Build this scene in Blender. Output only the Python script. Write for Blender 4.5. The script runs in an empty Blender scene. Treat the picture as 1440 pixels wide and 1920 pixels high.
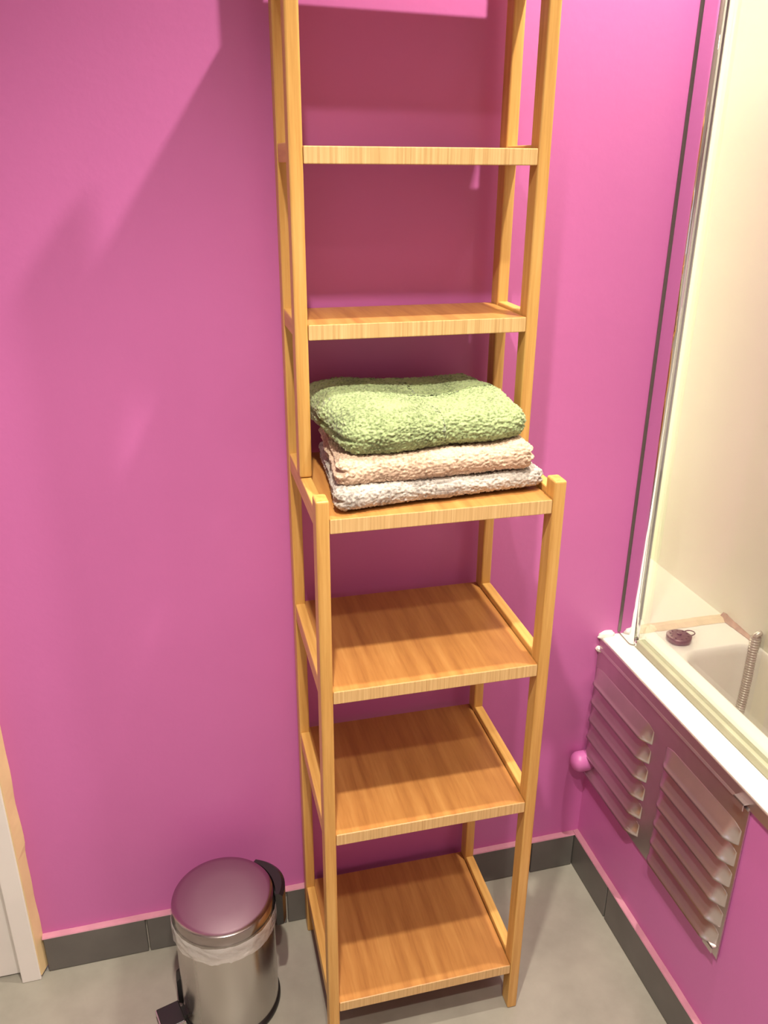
import bpy, bmesh, math, random
from mathutils import Vector, Matrix, noise
random.seed(7)
C = bpy.context.scene.collection
PI = math.pi

# ------------------------------------------------------------------ camera
cam_d = bpy.data.cameras.new('camera'); cam = bpy.data.objects.new('camera', cam_d); C.objects.link(cam)
FPX = 1558.77
cam_d.sensor_fit = 'HORIZONTAL'; cam_d.sensor_width = 36; cam_d.lens = FPX / 1440 * 36
cam_d.clip_start = .02
R_ = Vector((.96852315, -.24884661, .00618607)); U_ = Vector((.09049147, .37513071, .92254444)); F_ = Vector((.23189264, .89294586, -.38584128))
M = Matrix((R_, U_, -F_)).transposed().to_4x4(); M.translation = Vector((-.16071, -1.23541, 1.39924))
cam.matrix_world = M
bpy.context.scene.camera = cam

# ------------------------------------------------------------------ light and exposure
sc = bpy.context.scene
sc.view_settings.view_transform = 'Standard'; sc.view_settings.look = 'None'
sc.view_settings.gamma = 1; sc.view_settings.use_curve_mapping = False
sc.view_settings.exposure = -0.10
world = bpy.data.worlds.new('world'); sc.world = world; world.use_nodes = True
bg = world.node_tree.nodes['Background']; bg.inputs[0].default_value = (.62, .75, 1, 1); bg.inputs[1].default_value = 1.5

def lamp(name, loc, energy, color, radius=.03, cone=None):
    d = bpy.data.lights.new(name, 'SPOT' if cone else 'POINT'); d.energy = energy; d.color = color; d.shadow_soft_size = radius
    if cone: d.spot_size = math.radians(cone); d.spot_blend = 1
    o = bpy.data.objects.new(name, d); o.location = loc; C.objects.link(o); return o
WARM = (1, .93, .80)
lamp('ceiling_light_near', (-.12, -.85, 2.22), 140, WARM, .025, 112)
lamp('ceiling_light_far', (-.05, -1.46, 2.32), 90, WARM, .03, 118)
lamp('ceiling_light_bath', (.486, -.36, 2.33), 100, WARM, .02, 140)
lamp('tub_fill_light', (.74, -.75, 2.30), 14, WARM, .03, 110)  # unseen fill spot, added to brighten the tub
ad = bpy.data.lights.new('recess_fill_light', 'AREA'); ad.shape = 'RECTANGLE'; ad.size = .18; ad.size_y = 1.7; ad.energy = 6; ad.color = (1, .95, .82)  # added area fill, out of view, brightens the cream recess walls evenly
ao = bpy.data.objects.new('recess_fill_light', ad); ao.location = (.762, .69, 1.45); ao.rotation_euler = (math.radians(-90), 0, 0); C.objects.link(ao)

# ------------------------------------------------------------------ materials
def mat(name):
    m = bpy.data.materials.new(name); m.use_nodes = True
    nt = m.node_tree; b = nt.nodes['Principled BSDF']; return m, nt, b
def N(nt, t, **k):
    n = nt.nodes.new(t)
    for a, v in k.items():
        if a in n.inputs: n.inputs[a].default_value = v
        else: setattr(n, a, v)
    return n
def plain(name, col, rough=.5, metal=0, noise_amt=.04, scale=12, bump=0, bscale=200):
    m, nt, b = mat(name)
    tc = N(nt, 'ShaderNodeTexCoord'); nz = N(nt, 'ShaderNodeTexNoise'); nz.inputs['Scale'].default_value = scale; nz.inputs['Detail'].default_value = 4
    nt.links.new(tc.outputs['Object'], nz.inputs['Vector'])
    cr = N(nt, 'ShaderNodeValToRGB')
    cr.color_ramp.elements[0].position = .3; cr.color_ramp.elements[1].position = .7
    cr.color_ramp.elements[0].color = tuple(c * (1 - noise_amt) for c in col) + (1,)
    cr.color_ramp.elements[1].color = tuple(min(1, c * (1 + noise_amt)) for c in col) + (1,)
    nt.links.new(nz.outputs['Fac'], cr.inputs[0]); nt.links.new(cr.outputs[0], b.inputs['Base Color'])
    b.inputs['Roughness'].default_value = rough; b.inputs['Metallic'].default_value = metal
    if bump:
        n2 = N(nt, 'ShaderNodeTexNoise'); n2.inputs['Scale'].default_value = bscale; n2.inputs['Detail'].default_value = 3
        nt.links.new(tc.outputs['Object'], n2.inputs['Vector'])
        bp = N(nt, 'ShaderNodeBump'); bp.inputs['Strength'].default_value = bump; bp.inputs['Distance'].default_value = .002
        nt.links.new(n2.outputs['Fac'], bp.inputs['Height']); nt.links.new(bp.outputs[0], b.inputs['Normal'])
    return m
def wood(name, stretch, c0, c1, c2, rough=.42, nodes_axis=None):
    """bamboo: thin strips with streaky grain; stretch gives grain frequency per axis (small = along the grain)"""
    m, nt, b = mat(name)
    tc = N(nt, 'ShaderNodeTexCoord'); mp = N(nt, 'ShaderNodeMapping'); mp.inputs['Scale'].default_value = stretch
    nt.links.new(tc.outputs['Object'], mp.inputs['Vector'])
    nz = N(nt, 'ShaderNodeTexNoise'); nz.inputs['Scale'].default_value = 1; nz.inputs['Detail'].default_value = 5; nz.inputs['Roughness'].default_value = .65
    nt.links.new(mp.outputs[0], nz.inputs['Vector'])
    cr = N(nt, 'ShaderNodeValToRGB'); e = cr.color_ramp.elements
    e[0].position = .28; e[0].color = c0 + (1,); e[1].position = .72; e[1].color = c2 + (1,)
    k = e.new(.5); k.color = c1 + (1,)
    nt.links.new(nz.outputs['Fac'], cr.inputs[0]); nt.links.new(cr.outputs[0], b.inputs['Base Color'])
    b.inputs['Roughness'].default_value = rough
    bp = N(nt, 'ShaderNodeBump'); bp.inputs['Strength'].default_value = .15; bp.inputs['Distance'].default_value = .001
    nt.links.new(nz.outputs['Fac'], bp.inputs['Height']); nt.links.new(bp.outputs[0], b.inputs['Normal'])
    return m
PINK = (.58, .150, .41)
m_pink = plain('pink wall paint', PINK, .42, 0, .03, 3, .12, 90)
m_cream = plain('cream wall panel', (.86, .84, .70), .35, 0, .02, 3)
m_white = plain('white paint', (.78, .74, .70), .4, 0, .03, 8, .08, 60)
m_casing = plain('varnished cream wood', (.80, .60, .32), .45, 0, .08, 10)
m_tile = plain('grey skirting tile', (.125, .115, .105), .42, 0, .10, 14)
m_grout = plain('pink painted sealant', (.54, .24, .31), .5, 0, .08, 30)
m_joint = plain('pale joint filler', (.42, .38, .33), .7, 0, .1, 40)
m_enamel = plain('white bath enamel', (.90, .86, .76), .18, 0, .01, 3)
m_sealant = plain('old cream sealant', (.80, .66, .44), .45, 0, .12, 40)
m_mould = plain('stained brown sealant', (.50, .33, .24), .6, 0, .25, 60)
m_silicone = plain('white silicone blob', (.88, .84, .76), .3, 0, .03, 30)
m_black = plain('black plastic', (.012, .010, .010), .32, 0, .1, 20)
m_chrome = plain('polished chrome', (.82, .82, .84), .04, 1, .01, 3)
m_seal = plain('grey green seal strip', (.42, .42, .28), .35, 0, .1, 20)
m_plug = plain('brown tarnished metal', (.16, .10, .09), .35, .6, .25, 80)
m_hose = plain('ribbed metal hose', (.62, .57, .48), .3, .5, .05, 30)
m_ceil = plain('white ceiling paint', (.80, .77, .70), .7, 0, .02, 3)
m_channel = plain('dark channel metal', (.22, .18, .18), .3, .8, .05, 25)
m_alu = plain('dull aluminium', (.60, .53, .52), .30, .9, .05, 25)
# floor: grey concrete-look vinyl
m_floor, nt, b = mat('grey mottled floor')
tc = N(nt, 'ShaderNodeTexCoord'); n1 = N(nt, 'ShaderNodeTexNoise'); n1.inputs['Scale'].default_value = 7; n1.inputs['Detail'].default_value = 6; n1.inputs['Roughness'].default_value = .6
nt.links.new(tc.outputs['Object'], n1.inputs['Vector'])
cr = N(nt, 'ShaderNodeValToRGB'); e = cr.color_ramp.elements
e[0].position = .32; e[0].color = (.255, .235, .195, 1); e[1].position = .68; e[1].color = (.345, .318, .265, 1)
nt.links.new(n1.outputs['Fac'], cr.inputs[0]); nt.links.new(cr.outputs[0], b.inputs['Base Color']); b.inputs['Roughness'].default_value = .36
# brushed steel
def brushed(name, scale, col=(.55, .52, .50), rough=.26, bump=.12):
    m, nt, b = mat(name)
    tc = N(nt, 'ShaderNodeTexCoord'); mp = N(nt, 'ShaderNodeMapping'); mp.inputs['Scale'].default_value = scale
    nz = N(nt, 'ShaderNodeTexNoise'); nz.inputs['Scale'].default_value = 1; nz.inputs['Detail'].default_value = 3
    nt.links.new(tc.outputs['Object'], mp.inputs['Vector']); nt.links.new(mp.outputs[0], nz.inputs['Vector'])
    b.inputs['Base Color'].default_value = col + (1,); b.inputs['Metallic'].default_value = 1
    mr = N(nt, 'ShaderNodeMapRange'); mr.inputs['To Min'].default_value = rough - .06; mr.inputs['To Max'].default_value = rough + .08
    nt.links.new(nz.outputs['Fac'], mr.inputs['Value']); nt.links.new(mr.outputs[0], b.inputs['Roughness'])
    bp = N(nt, 'ShaderNodeBump'); bp.inputs['Strength'].default_value = bump; bp.inputs['Distance'].default_value = .0006
    nt.links.new(nz.outputs['Fac'], bp.inputs['Height']); nt.links.new(bp.outputs[0], b.inputs['Normal'])
    return m
m_steel = brushed('brushed steel body', (120, 120, 1.5), rough=.24, bump=0)
m_lid = brushed('brushed steel lid', (8, 500, 8), (.38, .33, .33), .20, .02)
# bamboo in three grain directions
BC = ((.50, .25, .058), (.62, .34, .092), (.70, .42, .135))
m_post = wood('bamboo grain upright', (120, 120, 5), *BC)
m_rail = wood('bamboo grain lengthwise', (120, 5, 120), (.54, .28, .065), (.66, .37, .10), (.74, .45, .14))
m_panel = wood('bamboo strip board', (55, 3.5, 55), (.36, .145, .04), (.50, .225, .062), (.60, .30, .09), .38)
m_edge = wood('bamboo board end grain', (330, 3, 6), (.48, .28, .10), (.64, .41, .17), (.74, .52, .24), .5)
# glass: clear pane
m_glass, nt, b = mat('clear screen glass')
out = nt.nodes['Material Output']; nt.nodes.remove(b)
tr = N(nt, 'ShaderNodeBsdfTransparent'); tr.inputs[0].default_value = (.985, .995, .985, 1)
gl = N(nt, 'ShaderNodeBsdfGlossy'); gl.inputs['Roughness'].default_value = .01
fr = N(nt, 'ShaderNodeFresnel'); fr.inputs['IOR'].default_value = 1.45
hm = N(nt, 'ShaderNodeMath', operation='MULTIPLY'); hm.inputs[1].default_value = .35
mx = N(nt, 'ShaderNodeMixShader'); nt.links.new(fr.outputs[0], hm.inputs[0]); nt.links.new(hm.outputs[0], mx.inputs[0]); nt.links.new(tr.outputs[0], mx.inputs[1]); nt.links.new(gl.outputs[0], mx.inputs[2])
nt.links.new(mx.outputs[0], out.inputs[0])
# bin liner: thin translucent film
m_film, nt, b = mat('translucent plastic film')
out = nt.nodes['Material Output']
b.inputs['Base Color'].default_value = (.80, .76, .74, 1); b.inputs['Roughness'].default_value = .16; b.inputs['Specular IOR Level'].default_value = .9
tr = N(nt, 'ShaderNodeBsdfTransparent'); mx = N(nt, 'ShaderNodeMixShader'); mx.inputs[0].default_value = .42
tc = N(nt, 'ShaderNodeTexCoord'); nz = N(nt, 'ShaderNodeTexNoise'); nz.inputs['Scale'].default_value = 55; nz.inputs['Detail'].default_value = 3
nt.links.new(tc.outputs['Object'], nz.inputs['Vector'])
bp = N(nt, 'ShaderNodeBump'); bp.inputs['Strength'].default_value = .8; bp.inputs['Distance'].default_value = .004
nt.links.new(nz.outputs['Fac'], bp.inputs['Height']); nt.links.new(bp.outputs[0], b.inputs['Normal'])
nt.links.new(tr.outputs[0], mx.inputs[1]); nt.links.new(b.outputs[0], mx.inputs[2]); nt.links.new(mx.outputs[0], out.inputs[0])
# frosted window glazing lit by daylight
m_day, nt, b = mat('daylit frosted pane')
b.inputs['Base Color'].default_value = (.8, .85, .9, 1); b.inputs['Emission Color'].default_value = (.62, .78, 1, 1); b.inputs['Emission Strength'].default_value = .8
def terry(name, col, dark):
    m, nt, b = mat(name)
    tc = N(nt, 'ShaderNodeTexCoord')
    v = N(nt, 'ShaderNodeTexNoise'); v.inputs['Scale'].default_value = 260; v.inputs['Detail'].default_value = 3
    w = N(nt, 'ShaderNodeTexNoise'); w.inputs['Scale'].default_value = 25; w.inputs['Detail'].default_value = 3
    nt.links.new(tc.outputs['Object'], v.inputs['Vector']); nt.links.new(tc.outputs['Object'], w.inputs['Vector'])
    a = N(nt, 'ShaderNodeMath', operation='MULTIPLY_ADD'); a.inputs[1].default_value = .35
    nt.links.new(w.outputs['Fac'], a.inputs[0]); 
    s = N(nt, 'ShaderNodeMath', operation='MULTIPLY'); s.inputs[1].default_value = .65; nt.links.new(v.outputs['Fac'], s.inputs[0]); nt.links.new(s.outputs[0], a.inputs[2])
    cr = N(nt, 'ShaderNodeValToRGB'); e = cr.color_ramp.elements
    e[0].position = .36; e[0].color = dark + (1,); e[1].position = .56; e[1].color = col + (1,)
    nt.links.new(a.outputs[0], cr.inputs[0]); nt.links.new(cr.outputs[0], b.inputs['Base Color'])
    b.inputs['Roughness'].default_value = .95; b.inputs['Specular IOR Level'].default_value = .1
    b.inputs['Sheen Weight'].default_value = .25; b.inputs['Sheen Roughness'].default_value = .5
    bp = N(nt, 'ShaderNodeBump'); bp.inputs['Strength'].default_value = .5; bp.inputs['Distance'].default_value = .002
    nt.links.new(v.outputs['Fac'], bp.inputs['Height']); nt.links.new(bp.outputs[0], b.inputs['Normal'])
    return m

# ------------------------------------------------------------------ mesh helpers
def link(name, bm, m, parent=None, smooth=False, kind=None):
    me = bpy.data.meshes.new(name); bmesh.ops.recalc_face_normals(bm, faces=bm.faces[:]); bm.to_mesh(me); bm.free()
    if not isinstance(m, (list, tuple)): m = [m]
    for k in m: me.materials.append(k)
    if smooth:
        for p in me.polygons: p.use_smooth = True
    o = bpy.data.objects.new(name, me); C.objects.link(o)
    if parent: o.parent = parent
    if kind: o['kind'] = kind
    return o
def tag(o, label, cat, group=None):
    o['label'] = label; o['category'] = cat
    if group: o['group'] = group
    return o
def thing(name, label, cat, loc=(0, 0, 0), rz=0):
    o = bpy.data.objects.new(name, None); C.objects.link(o); o.location = loc; o.rotation_euler = (0, 0, rz)
    o.empty_display_size = .05
    return tag(o, label, cat)
def box(bm, x0, x1, y0, y1, z0, z1, bev=0, seg=2):
    r = bmesh.ops.create_cube(bm, size=1)
    for v in r['verts']:
        v.co = Vector((x0 + (v.co.x + .5) * (x1 - x0), y0 + (v.co.y + .5) * (y1 - y0), z0 + (v.co.z + .5) * (z1 - z0)))
    if bev:
        es = list({e for v in r['verts'] for e in v.link_edges})
        bmesh.ops.bevel(bm, geom=es, offset=bev, segments=seg, affect='EDGES', profile=.5)
def B(name, m, parent, *a, bev=0, seg=2, kind=None):
    bm = bmesh.new(); box(bm, *a, bev=bev, seg=seg); return link(name, bm, m, parent, kind=kind)
def prism(bm, pts, z0, z1):
    lo = [bm.verts.new((x, y, z0)) for x, y in pts]; hi = [bm.verts.new((x, y, z1)) for x, y in pts]
    n = len(pts); bm.faces.new(lo[::-1]); bm.faces.new(hi)
    for i in range(n): bm.faces.new((lo[i], lo[(i + 1) % n], hi[(i + 1) % n], hi[i]))
def lathe(bm, prof, n=72, cap0=True, cap1=True, wob=None):
    rings = []
    for j, (r, z) in enumerate(prof):
        ring = []
        for i in range(n):
            t = 2 * PI * i / n; rr, zz = (r, z) if not wob else wob(r, z, t, j)
            ring.append(bm.verts.new((rr * math.cos(t), rr * math.sin(t), zz)))
        rings.append(ring)
    for a, b_ in zip(rings, rings[1:]):
        for i in range(n): bm.faces.new((a[i], a[(i + 1) % n], b_[(i + 1) % n], b_[i]))
    if cap0: bm.faces.new(rings[0][::-1])
    if cap1: bm.faces.new(rings[-1])
def tube(bm, pts, rad, n=12, caps=True):
    rings = []
    prev = None
    for i, p in enumerate(pts):
        p = Vector(p); d = (Vector(pts[min(i + 1, len(pts) - 1)]) - Vector(pts[max(i - 1, 0)])).normalized()
        if prev is None: prev = d.orthogonal().normalized()
        u = (prev - d * prev.dot(d)).normalized(); prev = u; w = d.cross(u)
        r = rad[i] if isinstance(rad, (list, tuple)) else rad
        rings.append([bm.verts.new(p + r * (math.cos(2 * PI * k / n) * u + math.sin(2 * PI * k / n) * w)) for k in range(n)])
    for a, b_ in zip(rings, rings[1:]):
        for i in range(n): bm.faces.new((a[i], a[(i + 1) % n], b_[(i + 1) % n], b_[i]))
    if caps: bm.faces.new(rings[0][::-1]); bm.faces.new(rings[-1])

# ------------------------------------------------------------------ setting
XP = .5946      # face of the pink bath front
XW = .865       # cream wall beyond the bath
ZR = .565       # bath rim height
XL, YF, ZC = -1.55, -2.3, 2.4
S = 'structure'
B('floor', m_floor, None, XL, XP + .06, YF, .1, -.05, 0, kind=S)
# back wall with the door opening on the left
bm = bmesh.new()
box(bm, -.488, .66, 0, .1, 0, ZC); box(bm, XL, -1.30, 0, .1, 0, ZC); box(bm, -1.30, -.488, 0, .1, 2.06, ZC)
link('wall_back', bm, m_pink, kind=S)
B('wall_left', m_white, None, XL - .1, XL, YF, -1.75, 0, ZC, kind=S).name = 'wall_left'
wl = bpy.data.objects['wall_left']
bm = bmesh.new()
box(bm, XL - .1, XL, YF, -1.35, 0, ZC); box(bm, XL - .1, XL, -.45, .1, 0, ZC)
box(bm, XL - .1, XL, -1.35, -.45, 0, 1.0); box(bm, XL - .1, XL, -1.35, -.45, 1.95, ZC)
me = bpy.data.meshes.new('wall_left'); bm.to_mesh(me); bm.free(); me.materials.append(m_white); wl.data = me
w1 = B('window_1', m_white, None, XL - .07, XL - .03, -1.35, -1.31, 1.0, 1.95, kind=S)
bm = bmesh.new()
box(bm, XL - .07, XL - .03, -1.35, -1.30, 1.0, 1.95); box(bm, XL - .07, XL - .03, -.50, -.45, 1.0, 1.95)
box(bm, XL - .07, XL - .03, -1.30, -.50, 1.0, 1.05); box(bm, XL - .07, XL - .03, -1.30, -.50, 1.90, 1.95)
me = bpy.data.meshes.new('window_1'); bm.to_mesh(me); bm.free(); me.materials.append(m_white); w1.data = me
B('pane', m_day, w1, XL - .055, XL - .045, -1.30, -.50, 1.05, 1.90)
B('wall_front', m_white, None, XL, XW, YF - .1, YF, 0, ZC, kind=S)
B('ceiling', m_ceil, None, XL, XW + .1, YF, .8, ZC, ZC + .08, kind=S)
B('wall_right', m_cream, None, XW, XW + .1, YF, .8, 0, ZC, kind=S)
bm = bmesh.new()
box(bm, .66, XW, .7, .8, 0, ZC); box(bm, .60, .66, .1, .8, 0, ZC)
link('wall_alcove', bm, m_cream, kind=S)
# pink bath front
bm = bmesh.new(); box(bm, XP, XP + .03, -1.75, 0, 0, .54)
link('wall_bath_front', bm, m_pink, kind=S)
bm = bmesh.new(); box(bm, XP, XW, YF, -1.75, 0, ZC)
link('wall_bath_end', bm, m_pink, kind=S)

# grey skirting tiles, with pale joints and a pink painted bead on top
def skirting(name, axis, a, b_, cuts):
    HB = .083; base = None
    lo = a
    bm = bmesh.new()
    if axis == 'x': box(bm, a, b_, -.004, 0, 0, HB - .001)
    else: box(bm, XP - .004, XP, a, b_, 0, HB - .001)
    base = link(name, bm, m_joint, kind=S)
    edges = [a] + cuts + [b_]
    for s, t in zip(edges, edges[1:]):
        g = .0016
        bm = bmesh.new()
        if axis == 'x': box(bm, s + g, t - g, -.012, -.003, .0008, HB, bev=.0012, seg=1)
        else: box(bm, XP - .012, XP - .003, s + g, t - g, .0008, HB, bev=.0012, seg=1)
        link('tile', bm, m_tile, base)
    bm = bmesh.new()
    nseg = 60; prev = None
    for i in range(nseg + 1):
        s = a + (b_ - a) * i / nseg; h = .0022 + .0012 * noise.noise(Vector((s * 18, 3.1 if axis == 'x' else 7.7, 0)))
        w = .0118
        q = [(0, HB - .001), (w, HB - .001), (w * .9, HB + h * .45), (0, HB + h)]
        ring = [bm.verts.new((s, -d, z) if axis == 'x' else (XP - d, s, z)) for d, z in q]
        if prev:
            for k in range(4): bm.faces.new((prev[k], prev[(k + 1) % 4], ring[(k + 1) % 4], ring[k]))
        else: bm.faces.new(ring[::-1])
        prev = ring
    bm.faces.new(prev)
    link('sealant_bead', bm, m_grout, base)
    return base
skirting('baseboard_back', 'x', -.486, XP - .012, [-.302, -.036, .224, .484])
skirting('baseboard_right', 'y', -1.75, -.0, [-1.40, -1.10, -.80, -.50, -.155])
# small pale chip at the tile joint
# door with its casing, left edge of the picture
dr = B('door_1', m_white, None, -1.29, -.531, -.004, .03, .004, 2.04, kind=S)
bm = bmesh.new(); box(bm, -.530, -.4965, -.026, .02, 0, 2.08, bev=.002); link('casing', bm, m_white, dr)
bm = bmesh.new(); box(bm, -1.34, -1.30, -.026, .02, 0, 2.08, bev=.002); link('casing', bm, m_white, dr)
bm = bmesh.new(); box(bm, -1.30, -.530, -.026, .02, 2.045, 2.085, bev=.002); link('casing', bm, m_white, dr)
# cream wooden edge strip of the casing, wavy against the pink paint
bm = bmesh.new(); prev = None
for i in range(121):
    z = .010 + 2.07 * i / 120; w = -.4855 + .0022 * noise.noise(Vector((z * 14, 0, 5))) + (.0015 if z > .3 else 0)
    ring = [bm.verts.new(q) for q in ((-.4965, -.024, z), (-.4945, -.0245, z), (w, -.0015, z), (w, 0.0, z), (-.4965, 0, z))]
    if prev:
        for k in range(5): bm.faces.new((prev[k], prev[(k + 1) % 5], ring[(k + 1) % 5], ring[k]))
    else: bm.faces.new(ring[::-1])
    prev = ring
bm.faces.new(prev); o = link('edge_strip', bm, m_casing, dr); o['label'] = 'yellowed wooden edge beside the pink paint'

# ------------------------------------------------------------------ bath
bt = thing('bathtub', 'white bathtub behind the louvred panel, with brown plug on its corner ledge', 'bathtub', (XP, 0, 0))
def BB(name, m, x0, x1, y0, y1, z0, z1, **k): return B(name, m, bt, x0 - XP, x1 - XP, y0, y1, z0, z1, **k)
XI = .700
bm = bmesh.new()
# rim with a rounded rectangular opening, then a tapering basin
def rrect(x0, x1, y0, y1, r, n=8):
    p = []
    for cx, cy, a0 in ((x1 - r, y1 - r, 0), (x0 + r, y1 - r, 90), (x0 + r, y0 + r, 180), (x1 - r, y0 + r, 270)):
        for i in range(n + 1):
            t = math.radians(a0 + 90 * i / n); p.append((cx + r * math.cos(t), cy + r * math.sin(t)))
    return p
x0, x1, y0, y1 = XP - .002 - XP, XW - XP - .0005, -1.748, .698
levels = [(0, .002, ZR - .022), (0, .0, ZR - .004), (.003, 0, ZR)]
outer = rrect(x0, x1, y0, 0, .003)
def ring_at(pts, z): return [bm.verts.new((x, y, z)) for x, y in pts]
def rr(x0_, x1_, y0_, y1_, r, z): return ring_at(rrect(x0_, x1_, y0_, y1_, r), z)
rings = [rr(x0 + .002, x1, y0, 0, .003, ZR - .024), rr(x0, x1, y0, 0, .003, ZR - .006), rr(x0 + .002, x1, y0, 0, .003, ZR - .001), rr(x0 + .006, x1, y0, 0, .003, ZR)]
ix0, ix1, iy0, iy1 = XI - XP, XW - XP - .003, -1.69, -.088
for dx, dz in ((0, 0), (.004, -.002), (.009, -.008), (.011, -.02), (.018, -.12), (.022, -.28), (.035, -.33), (.06, -.345)):
    rings.append(rr(ix0 + dx, ix1 - dx * .3, iy0 + dx * 2, iy1 - dx * .5, .035, ZR + dz))
for a, b_ in zip(rings, rings[1:]):
    n = len(a)
    for i in range(n): bm.faces.new((a[i], a[(i + 1) % n], b_[(i + 1) % n], b_[i]))
bm.faces.new(rings[-1])
link('tub', bm, m_enamel, bt, smooth=False)
for p in bt.children[0].data.polygons: p.use_smooth = abs(p.normal.z) < .9
# tiled ledge that carries on behind the bath end
B('trim_1', m_cream, None, .66, XW, 0, .7, ZR - .04, ZR + .004, kind=S)
# caulk line at the bath end and along the wall
bm = bmesh.new(); prev = None
for i in range(41):
    x = .655 + (XW - .655) * i / 40 - XP; n_ = .0025 * noise.noise(Vector((x * 60, 2, 2)))
    ring = [bm.verts.new(q) for q in ((x, .012 + n_, ZR + .0045), (x, -.0, ZR + .0055 + n_), (x, -.013 + n_, ZR + .0005), (x, .002, ZR - .002))]
    if prev:
        for k in range(4): bm.faces.new((prev[k], prev[(k + 1) % 4], ring[(k + 1) % 4], ring[k]))
    else: bm.faces.new(ring[::-1])
    prev = ring
bm.faces.new(prev); o = link('sealant_bead', bm, m_sealant, bt); o['label'] = 'yellowed sealant line'
bm = bmesh.new(); prev = None
for i in range(31):
    y = .006 - .10 * i / 30; n_ = .002 * noise.noise(Vector((y * 90, 9, 2))); w = .013 - .007 * i / 30
    ring = [bm.verts.new(q) for q in ((XW - XP - .0002, y, ZR + w + n_), (XW - XP - w * .7 + n_, y, ZR + .001), (XW - XP - .0002, y, ZR - .001))]
    if prev:
        for k in range(3): bm.faces.new((prev[k], prev[(k + 1) % 3], ring[(k + 1) % 3], ring[k]))
    else: bm.faces.new(ring[::-1])
    prev = ring
bm.faces.new(prev); o = link('sealant_bead', bm, m_mould, bt); o['label'] = 'brown stained sealant in the corner'
# metal edging strip under the rim
bm = bmesh.new(); box(bm, -.0045, .001, -1.745, -.003, .5405, ZR - .003, bev=.0008, seg=1)
o = link('edging_strip', bm, m_alu, bt); o['label'] = 'dull metal strip under the rim'
# silicone lumps at the wall
def blob(name, c, r, m, parent, seed):
    bm = bmesh.new(); bmesh.ops.create_icosphere(bm, subdivisions=3, radius=1)
    for v in bm.verts:
        d = v.co.copy(); k = 1 + .3 * noise.noise(d * 2 + Vector((seed, 0, 0)))
        v.co = Vector((c[0] + d.x * r[0] * k, c[1] + d.y * r[1] * k, c[2] + d.z * r[2] * k))
    return link(name, bm, m, parent, smooth=True)
blob('silicone_lump', (.008, -.0025, ZR + .001), (.018, .008, .010), m_silicone, bt, 3)
blob('silicone_lump', (-.002, -.003, .538), (.008, .009, .007), m_silicone, bt, 8)

# plug lying on the ledge
pg = thing('bath_plug', 'round brown bath plug with ring lying on the bath ledge', 'bath plug', (.728, -.052, ZR))
bm = bmesh.new()
lathe(bm, [(.0190, .0004), (.0215, .003), (.0235, .008), (.0235, .011), (.021, .0128), (.012, .0135), (.006, .0145)], 40,
      wob=lambda r, z, t, j: (r * (1 + .02 * math.sin(5 * t + j)), z))
link('plug_disc', bm, m_plug, pg, smooth=True)
bm = bmesh.new()
for k in range(10):
    t = k * 2 * PI / 10; box(bm, .0165 * math.cos(t) - .0012, .0165 * math.cos(t) + .0012, .0165 * math.sin(t) - .0012, .0165 * math.sin(t) + .0012, .0125, .0142)
lathe(bm, [(.0045, .012), (.0045, .017), (.002, .018)], 16)
link('plug_stud', bm, m_plug, pg)
bm = bmesh.new()
pts = [(.024 + .0115 * math.cos(t), .004 + .0075 * math.sin(t), .011 + .001 * math.sin(t)) for t in [2 * PI * i / 28 for i in range(28)]]
pts.append(pts[0]); tube(bm, pts, .0011, 8, caps=False)
link('pull_ring', bm, m_plug, pg, smooth=True)

# shower hose hanging against the wall
bm = bmesh.new()
hp = []; hr = []
NR = 44
path = lambda s: Vector((.8545 - .006 * s - .018 * max(0, s - .5) ** 1.5, -.105 - .004 * math.sin(s * 3), .585 - .235 * s))
for i in range(NR * 4 + 1):
    s = i / (NR * 4); hp.append(path(s) - Vector((.85, -.1, .3))); hr.append(.0084 + .0017 * math.cos(2 * PI * i / 4))
tube(bm, hp, hr, 16)
hs = thing('shower_hose', 'ribbed metal shower hose hanging down the bath wall behind the glass', 'hose', (.85, -.1, .3))
link('hose_tube', bm, m_hose, hs, smooth=True)
bm = bmesh.new(); tube(bm, [(.0045, -.005, .284), (.0045, -.005, .2895), (.0105, -.005, .2925), (.0149, -.005, .2935)], [.0062, .0052, .0050, .0050], 16)
o = link('hose_end', bm, m_hose, hs, smooth=True)

# ------------------------------------------------------------------ glass screen with its chrome wall profile
ZS0, ZS1 = ZR + .003, 1.98
gs = thing('bath_screen', 'clear glass bath screen in a chrome wall profile on the bath rim', 'glass screen', (.645, 0, ZR))
bm = bmesh.new()
pr = [(.6305, -.0005), (.6285, -.040)]
for i in range(9):
    t = PI / 2 * i / 8; pr.append((.6365 - .0080 * math.cos(t), -.041 - .0085 * math.sin(t)))
pr += [(.6415, -.0495), (.6425, -.0485), (.6425, -.0005)]
prism(bm, [(x - .645, y) for x, y in pr], .004, ZS1 - ZR)
o = link('wall_profile', bm, m_chrome, gs); o['label'] = 'mirror chrome upright profile'
for p in o.data.polygons: p.use_smooth = len(p.vertices) == 4 and abs(p.normal.x) > .15 and abs(p.normal.y) > .15
bm = bmesh.new(); prism(bm, [(x - .645, y) for x, y in ((.6272, -.0005), (.6272, -.0015), (.6282, -.0022), (.6305, -.0022), (.6305, -.0005))], .005, ZS1 - ZR)
link('wall_channel', bm, m_channel, gs)
bm = bmesh.new(); prism(bm, [(x - .645, y) for x, y in ((.6402, -.0497), (.6418, -.0497), (.6418, -.0525), (.6402, -.0525))], .006, ZS1 - ZR)
link('profile_lip', bm, m_chrome, gs)
B('glass_pane', m_glass, gs, -.0030, .0030, -1.02, -.053, .018, ZS1 - ZR)
B('seal_strip', m_seal, gs, -.010, .008, -1.02, -.054, .0005, .017, bev=.003)
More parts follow.
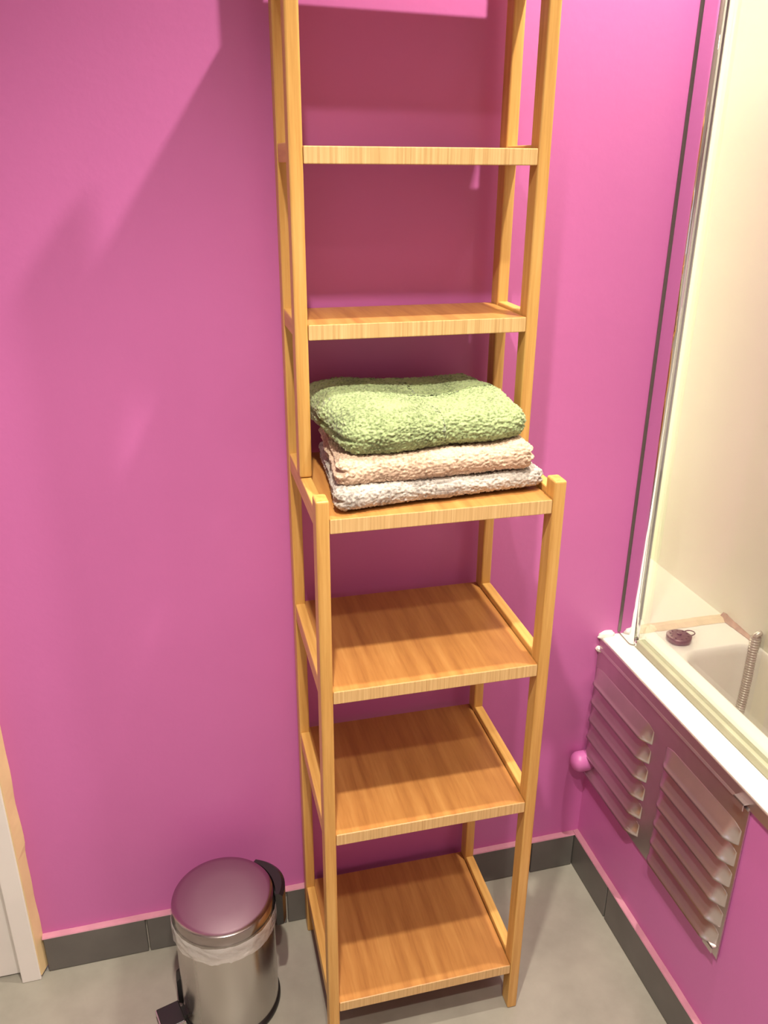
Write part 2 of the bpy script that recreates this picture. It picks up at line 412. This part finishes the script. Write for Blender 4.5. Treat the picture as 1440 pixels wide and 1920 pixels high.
bm = bmesh.new(); tube(bm, [(-.006, -.054, .004), (-.006, -.054, .014)], .0045, 14)
link('foot_cap', bm, m_chrome, gs, smooth=True)

# ------------------------------------------------------------------ louvred access panel
ap = thing('access_panel', 'dull aluminium louvred panel screwed to the pink bath front', 'vent panel', (XP, 0, .24))
PT = -.004          # plate outer face (x, local)
YE = -.455
def bent(bm, y0, y1, prof):
    a = [bm.verts.new((x, y0, z)) for x, z in prof]; b_ = [bm.verts.new((x, y1, z)) for x, z in prof]
    n = len(prof); bm.faces.new(a); bm.faces.new(b_[::-1])
    for i in range(n): bm.faces.new((a[i], b_[i], b_[(i + 1) % n], a[(i + 1) % n]))
bm = bmesh.new()
bent(bm, YE, -.001, [(-.0005, 0), (PT, .001), (PT, .296), (PT - .003, .300), (PT - .001, .3035), (PT, .3245 - .02), (-.0005, .3245 - .02)])
# bottom lip
link('plate', bm, m_alu, ap)
def louver(yc, half, ztop, parent):
    """pressed louvre: rises from the plate going down, open underneath, rounded ends"""
    bm = bmesh.new(); H = .031; D = .0150; nu, nv = 48, 12
    def P(u, v):       # u along y in [-1,1], v from top 0 to lip 1
        e = (1 - abs(u)) * half / .024
        w = 1 if e >= 1 else math.sin(max(0, e) * PI / 2)
        out = D * w * (v * .86 if v < .86 else .74 + (v - .86) / .14 * .36)
        zz = ztop - H * v * (1 - .0 * (1 - w)) - .004 * (w - 1) * 0
        # ends sweep up a little where the lip meets the plate
        if v > .3: zz += (1 - w) * -.002
        rc = (1 - w) * .006 * (1 - v)
        return (PT - out, yc + u * half, zz - rc)
    us = []
    for i in range(nu + 1):
        t = -1 + 2 * i / nu; us.append(math.sin(t * PI / 2) * .35 + t * .65 if abs(t) < 1 else t)
    f = [[bm.verts.new(P(u, j / nv)) for j in range(nv + 1)] for u in us]
    g = [[bm.verts.new((lambda p: (min(p[0] + .0012, PT + .0004), p[1], p[2]))(P(u, j / nv))) for j in range(nv + 1)] for u in us]
    for i in range(nu):
        for j in range(nv):
            bm.faces.new((f[i][j], f[i][j + 1], f[i + 1][j + 1], f[i + 1][j]))
            bm.faces.new((g[i][j], g[i + 1][j], g[i + 1][j + 1], g[i][j + 1]))
        bm.faces.new((f[i][nv], g[i][nv], g[i + 1][nv], f[i + 1][nv])); bm.faces.new((f[i][0], f[i + 1][0], g[i + 1][0], g[i][0]))
    for i in (0, nu):
        for j in range(nv): bm.faces.new((f[i][j], g[i][j], g[i][j + 1], f[i][j + 1]) if i == 0 else (f[i][j], f[i][j + 1], g[i][j + 1], g[i][j]))
    # dark slot behind the lip
    o = link('louver', bm, m_alu, parent, smooth=True)
    return o
lv = louver(-.107, .104, .0, ap); lv.location = (0, 0, .262)
lv2 = louver(-.350, .100, .0, ap); lv2.location = (0, 0, .262)
for i in range(1, 6):
    for s in (lv, lv2):
        c = s.copy(); C.objects.link(c); c.parent = ap; c.location = (0, 0, .262 - .0415 * i)
# clips at the right hand corners
def clip(z, name='clip'):
    bm = bmesh.new(); box(bm, PT - .010, PT, YE + .002, YE + .026, z, z + .002, bev=.0006, seg=1)
    box(bm, PT - .010, PT - .008, YE + .002, YE + .026, z - .010, z + .002, bev=.0006, seg=1)
    return link(name, bm, m_alu, ap)
clip(.310 - .002); clip(.022)
bm = bmesh.new(); tube(bm, [(PT - .0002, YE + .018, .030), (PT + .002, YE + .018, .030)], .0075, 20)
o = link('screw_hole', bm, m_black, ap); o['label'] = 'dark screw hole in the lower corner'
bm = bmesh.new(); box(bm, PT - .0008, PT + .001, YE - .0015, YE + .0005, .001, .3035)
link('edge_fold', bm, m_alu, ap)

# pink capped pipe beside the panel
bm = bmesh.new()
pts = []; rs = []
for i in range(10):
    t = PI / 2 * i / 9; pts.append((.5655 - .018 * math.sin(PI / 2 - t) , -.022, .288)); rs.append(max(.0006, .0205 * math.sin(t)))
pts += [(.580, -.022, .288), (XP - .0005, -.022, .288)]; rs += [.0205, .0205]
tube(bm, pts, rs, 28)
o = link('capped_pipe', bm, m_pink, None, smooth=True)
tag(o, 'rounded capped pipe painted pink in the corner beside the louvred panel', 'pipe')

# ------------------------------------------------------------------ bamboo rack
rk = thing('bamboo_rack', 'tall bamboo ladder rack of stepped shelves against the pink wall', 'shelf rack', (0, .006, 0), math.radians(-.5))
T, W, YB = .0174, .34, -.020
YFR, YM = -.2935, -.1615
def post(x, y0, z0, z1):
    bm = bmesh.new(); box(bm, -T / 2, T / 2, -.014, .014, 0, z1 - z0, bev=.0028, seg=3)
    o = link('post', bm, m_post, rk); o.location = (x + T / 2, y0 + .014, z0); return o
ZT = 1.70
zs = {'z6': .1066, 'z5': .4690, 'z4': .7251, 'z3': .9849}; zu = (1.2057, 1.4195, 1.626)
for x in (0, W - T):
    o = post(x, YB - .028, 0, ZT)
    o = post(x, YFR, 0, 1.0113)
    o = post(x, YM, zs['z3'] + .0105, ZT)
def board(yf, z, th=.0205):
    bm = bmesh.new(); box(bm, T + .0004, W - T - .0004, yf, -.0225, -th, 0, bev=.0012, seg=2)
    for f in bm.faces:
        f.normal_update()
        f.material_index = 1 if f.normal.y < -.9 else 0
    o = link('shelf_board', bm, [m_panel, m_edge], rk); o.location = (0, 0, z); return o
for k, z in zs.items():
    board(-.2915, z)
    for x in (0, W - T):
        bm = bmesh.new(); box(bm, .0012, T - .0003, YFR + .0275, YB - .0285 + .001, -.019, .0095, bev=.002, seg=2)
        o = link('side_rail', bm, m_rail, rk); o.location = (x, 0, z)
for z in zu:
    board(-.1610, z)
    for x in (0, W - T):
        bm = bmesh.new(); box(bm, .0012, T - .0003, YM + .0275, YB - .0285 + .001, -.019, .0045, bev=.002, seg=2)
        o = link('side_rail', bm, m_rail, rk); o.location = (x, 0, z)

# ------------------------------------------------------------------ towels
def towel(name, label, m, x0, x1, y0, y1, z0, zt, step, seed, warp, grooves, amp=.0020):
    hx, hy, hz = (x1 - x0) / 2, (y1 - y0) / 2, (zt - z0) / 2; r = hz * .98
    bm = bmesh.new(); idx = {}
    nx, ny, nz = int(2 * hx / step), int(2 * hy / step), max(14, int(PI * hz / step))
    def vert(i, j, k):
        key = (i, j, k)
        if key in idx: return idx[key]
        p = Vector((-hx + 2 * hx * i / nx, -hy + 2 * hy * j / ny, -hz + 2 * hz * k / nz))
        q = Vector((max(-hx + r, min(hx - r, p.x)), max(-hy + r, min(hy - r, p.y)), max(-hz + r, min(hz - r, p.z))))
        d = p - q; n = d.normalized() if d.length > 1e-9 else Vector((0, 0, 1)); s = q + r * n
        # fold creases on the ends, where the layers show
        for gz, gd, gw in grooves:
            e = math.exp(-((s.z - gz * hz) / gw) ** 2)
            s.x += -n.x * gd * e; s.y += -n.y * gd * .25 * e if n.y > 0 else 0
        u, v, w = s.x / hx, s.y / hy, s.z / hz
        s = warp(s, u, v, w, n)
        f = Vector((s.x, s.y, s.z)) * 1.0 + Vector((seed, seed * .7, 0))
        big = noise.noise(f * 14) * .003 + noise.noise(f * 38) * .0016
        fine = noise.noise(f * 290) * amp + noise.noise(f * 520) * amp * .7
        lim = 1 if w > -.6 else .25
        s = s + n * (big * lim + fine)
        idx[key] = bm.verts.new(s); return idx[key]
    def face(a, b_, c, d): bm.faces.new((a, b_, c, d))
    for i in range(nx):
        for j in range(ny):
            face(*[vert(*q) for q in ((i, j, 0), (i, j + 1, 0), (i + 1, j + 1, 0), (i + 1, j, 0))])
            face(*[vert(*q) for q in ((i, j, nz), (i + 1, j, nz), (i + 1, j + 1, nz), (i, j + 1, nz))])
    for k in range(nz):
        for i in range(nx):
            face(*[vert(*q) for q in ((i, 0, k), (i + 1, 0, k), (i + 1, 0, k + 1), (i, 0, k + 1))])
            face(*[vert(*q) for q in ((i, ny, k), (i, ny, k + 1), (i + 1, ny, k + 1), (i + 1, ny, k))])
        for j in range(ny):
            face(*[vert(*q) for q in ((0, j, k), (0, j, k + 1), (0, j + 1, k + 1), (0, j + 1, k))])
            face(*[vert(*q) for q in ((nx, j, k), (nx, j + 1, k), (nx, j + 1, k + 1), (nx, j, k + 1))])
    zmin = min(v.co.z for v in bm.verts)
    o = link(name, bm, m, None, smooth=True)
    o.location = ((x0 + x1) / 2, (y0 + y1) / 2, z0 - zmin)
    return tag(o, label, 'towel', 'folded towels stacked on the rack')
def w1_(s, u, v, w, n):
    s.x += .010 * v if u < 0 else -.008 * (v) * (u > 0)
    s.x -= .0 ; s.y += .012 * u * (v < 0) * 1.0
    s.z *= 1 - .10 * u
    return s
def w2_(s, u, v, w, n):
    s.y += .006 * u * (v < 0) - .010 * (u > .7) * (u - .7) / .3 * (v < 0)
    s.z += .004 * max(0, u) ** 2 + .003 * (v > 0) * v
    s.x += .008 * v * (u < 0)
    return s
def w3_(s, u, v, w, n):
    # lumpy top towel: high at the back and right, dip in the middle front, flap folded at the right
    if w > -.9:
        k = (w + 1) / 2
        s.z += k * (.006 * math.exp(-((u + .55) / .35) ** 2) + .006 * math.exp(-((u - .72) / .22) ** 2 - ((v + .1) / .6) ** 2) - .004 * math.exp(-((u - .15) / .35) ** 2 - ((v + .3) / .5) ** 2) + .004 * v)
        s.z -= k * .010 * max(0, (u - .80) / .2) ** 2
    s.z += .006 * max(0, u) ** 2 * (1 - (w + 1) / 2)
    s.y += .012 * u * (v < 0) + .006 * math.sin(u * 5 + 1) * (v < 0)
    s.x += .014 * v * (u < 0) * -1 + (-.022) * max(0, v) * (u > 0)
    return s
TS = .0016
towel('towel', 'pale grey folded towel, bottom of the stack on the rack', terry('grey terry', (.53, .475, .42), (.25, .22, .20)), .034, .316, -.266, -.055, .9857, 1.0135, TS, 1.3, w1_, [(.0, .010, .0025)])
towel('towel', 'beige pink folded towel in the middle of the stack', terry('beige terry', (.66, .48, .35), (.38, .26, .18)), .036, .304, -.262, -.050, 1.0130, 1.0490, TS, 5.7, w2_, [(.25, .010, .003), (-.35, .006, .0022)])
towel('towel', 'green folded towel on top of the stack', terry('green terry', (.36, .44, .21), (.13, .16, .07)), .030, .306, -.246, -.045, 1.0480, 1.1000, TS, 9.1, w3_, [(-.1, .008, .003)], .0024)

# ------------------------------------------------------------------ pedal bin
BX, BY, RB, HBN = -.1575, -.147, .0845, .252
pb = thing('pedal_bin', 'small round steel pedal bin standing left of the rack', 'bin', (BX, BY, 0), math.radians(15))
bm = bmesh.new(); lathe(bm, [(RB - .003, .010), (RB, .012), (RB, .215), (RB - .001, .226), (RB - .004, .226), (RB - .004, .013)], 96)
link('body', bm, m_steel, pb, smooth=True)
mod = pb.children[0].modifiers.new('e', 'EDGE_SPLIT'); mod.split_angle = math.radians(40)
bm = bmesh.new(); lathe(bm, [(RB - .004, 0), (RB + .003, 0), (RB + .0035, .004), (RB + .0015, .0135), (RB - .002, .0135)], 96)
link('base_ring', bm, m_black, pb, smooth=True)
bm = bmesh.new(); lathe(bm, [(RB - .0045, .2275), (RB + .0012, .2275), (RB + .0016, .229), (RB + .0016, .2455), (RB + .0005, .2485), (RB - .002, .2498), (RB * .9, .2508), (RB * .5, .2518), (.003, .2522)], 96)
o = link('lid', bm, m_lid, pb, smooth=True); mod = o.modifiers.new('e', 'EDGE_SPLIT'); mod.split_angle = math.radians(35)
# hinge and handle block
def arc_block(bm, r0, r1, a0, a1, prof, n=14):
    """prof(t) -> (z0, z1, outer radius factor) along the arc"""
    rings = []
    for i in range(n + 1):
        t = i / n; a = math.radians(a0 + (a1 - a0) * t); z0, z1, k = prof(t); ro = r0 + (r1 - r0) * k
        rings.append([bm.verts.new((q * math.cos(a), q * math.sin(a), z)) for q, z in ((r0, z0), (ro, z0 + .004), (ro, z1 - .006), (ro - .006, z1), (r0, z1))])
    for A, B_ in zip(rings, rings[1:]):
        for k in range(5): bm.faces.new((A[k], A[(k + 1) % 5], B_[(k + 1) % 5], B_[k]))
    bm.faces.new(rings[0][::-1]); bm.faces.new(rings[-1])
bm = bmesh.new(); arc_block(bm, RB + .0045, RB + .026, -25, 33, lambda t: (.165 + .01 * abs(t - .5), .244, .55 + .45 * math.sin(PI * min(1, max(0, t)))))
link('hinge', bm, m_black, pb)
# pedal
bm = bmesh.new(); box(bm, -RB - .046, -RB - .006, -.0225, .0225, .018, .026, bev=.002); box(bm, -RB - .010, -RB + .002, -.010, .010, .014, .022)
pdl = link('pedal', bm, m_black, pb)
bm = bmesh.new(); box(bm, -RB - .0472, -RB - .0458, -.021, .021, .0185, .0255); box(bm, -RB - .046, -RB - .006, -.0235, -.0224, .0185, .0255)
o = link('pedal_trim', bm, m_steel, pdl); o['label'] = 'thin bright metal edge of the pedal'
bm = bmesh.new(); arc_block(bm, RB - .001, RB + .008, 150, 166, lambda t: (.013, .075 + .01 * math.sin(PI * t), 1))
link('pedal_bracket', bm, m_black, pb)
# liner
bm = bmesh.new()
def wob(r, z, t, j):
    k = noise.noise(Vector((math.cos(t) * 4, math.sin(t) * 4, j * .25)))
    k2 = noise.noise(Vector((math.cos(t) * 13, math.sin(t) * 13, j * .5 + 3)))
    return r + .0014 + .0022 * abs(k) + .0012 * abs(k2), z + (.004 * k + .002 * k2) * (j > 3)
NJ = 10
prof = [(RB + .0026 - .0008 * (j < 1), .2268 - .033 * j / NJ) for j in range(NJ + 1)]
lathe(bm, prof, 144, cap0=False, cap1=False, wob=wob)
o = link('bin_liner', bm, m_film, None, smooth=True); o.location = (BX, BY, 0)
tag(o, 'clear plastic liner folded over the rim of the steel bin', 'bin liner')
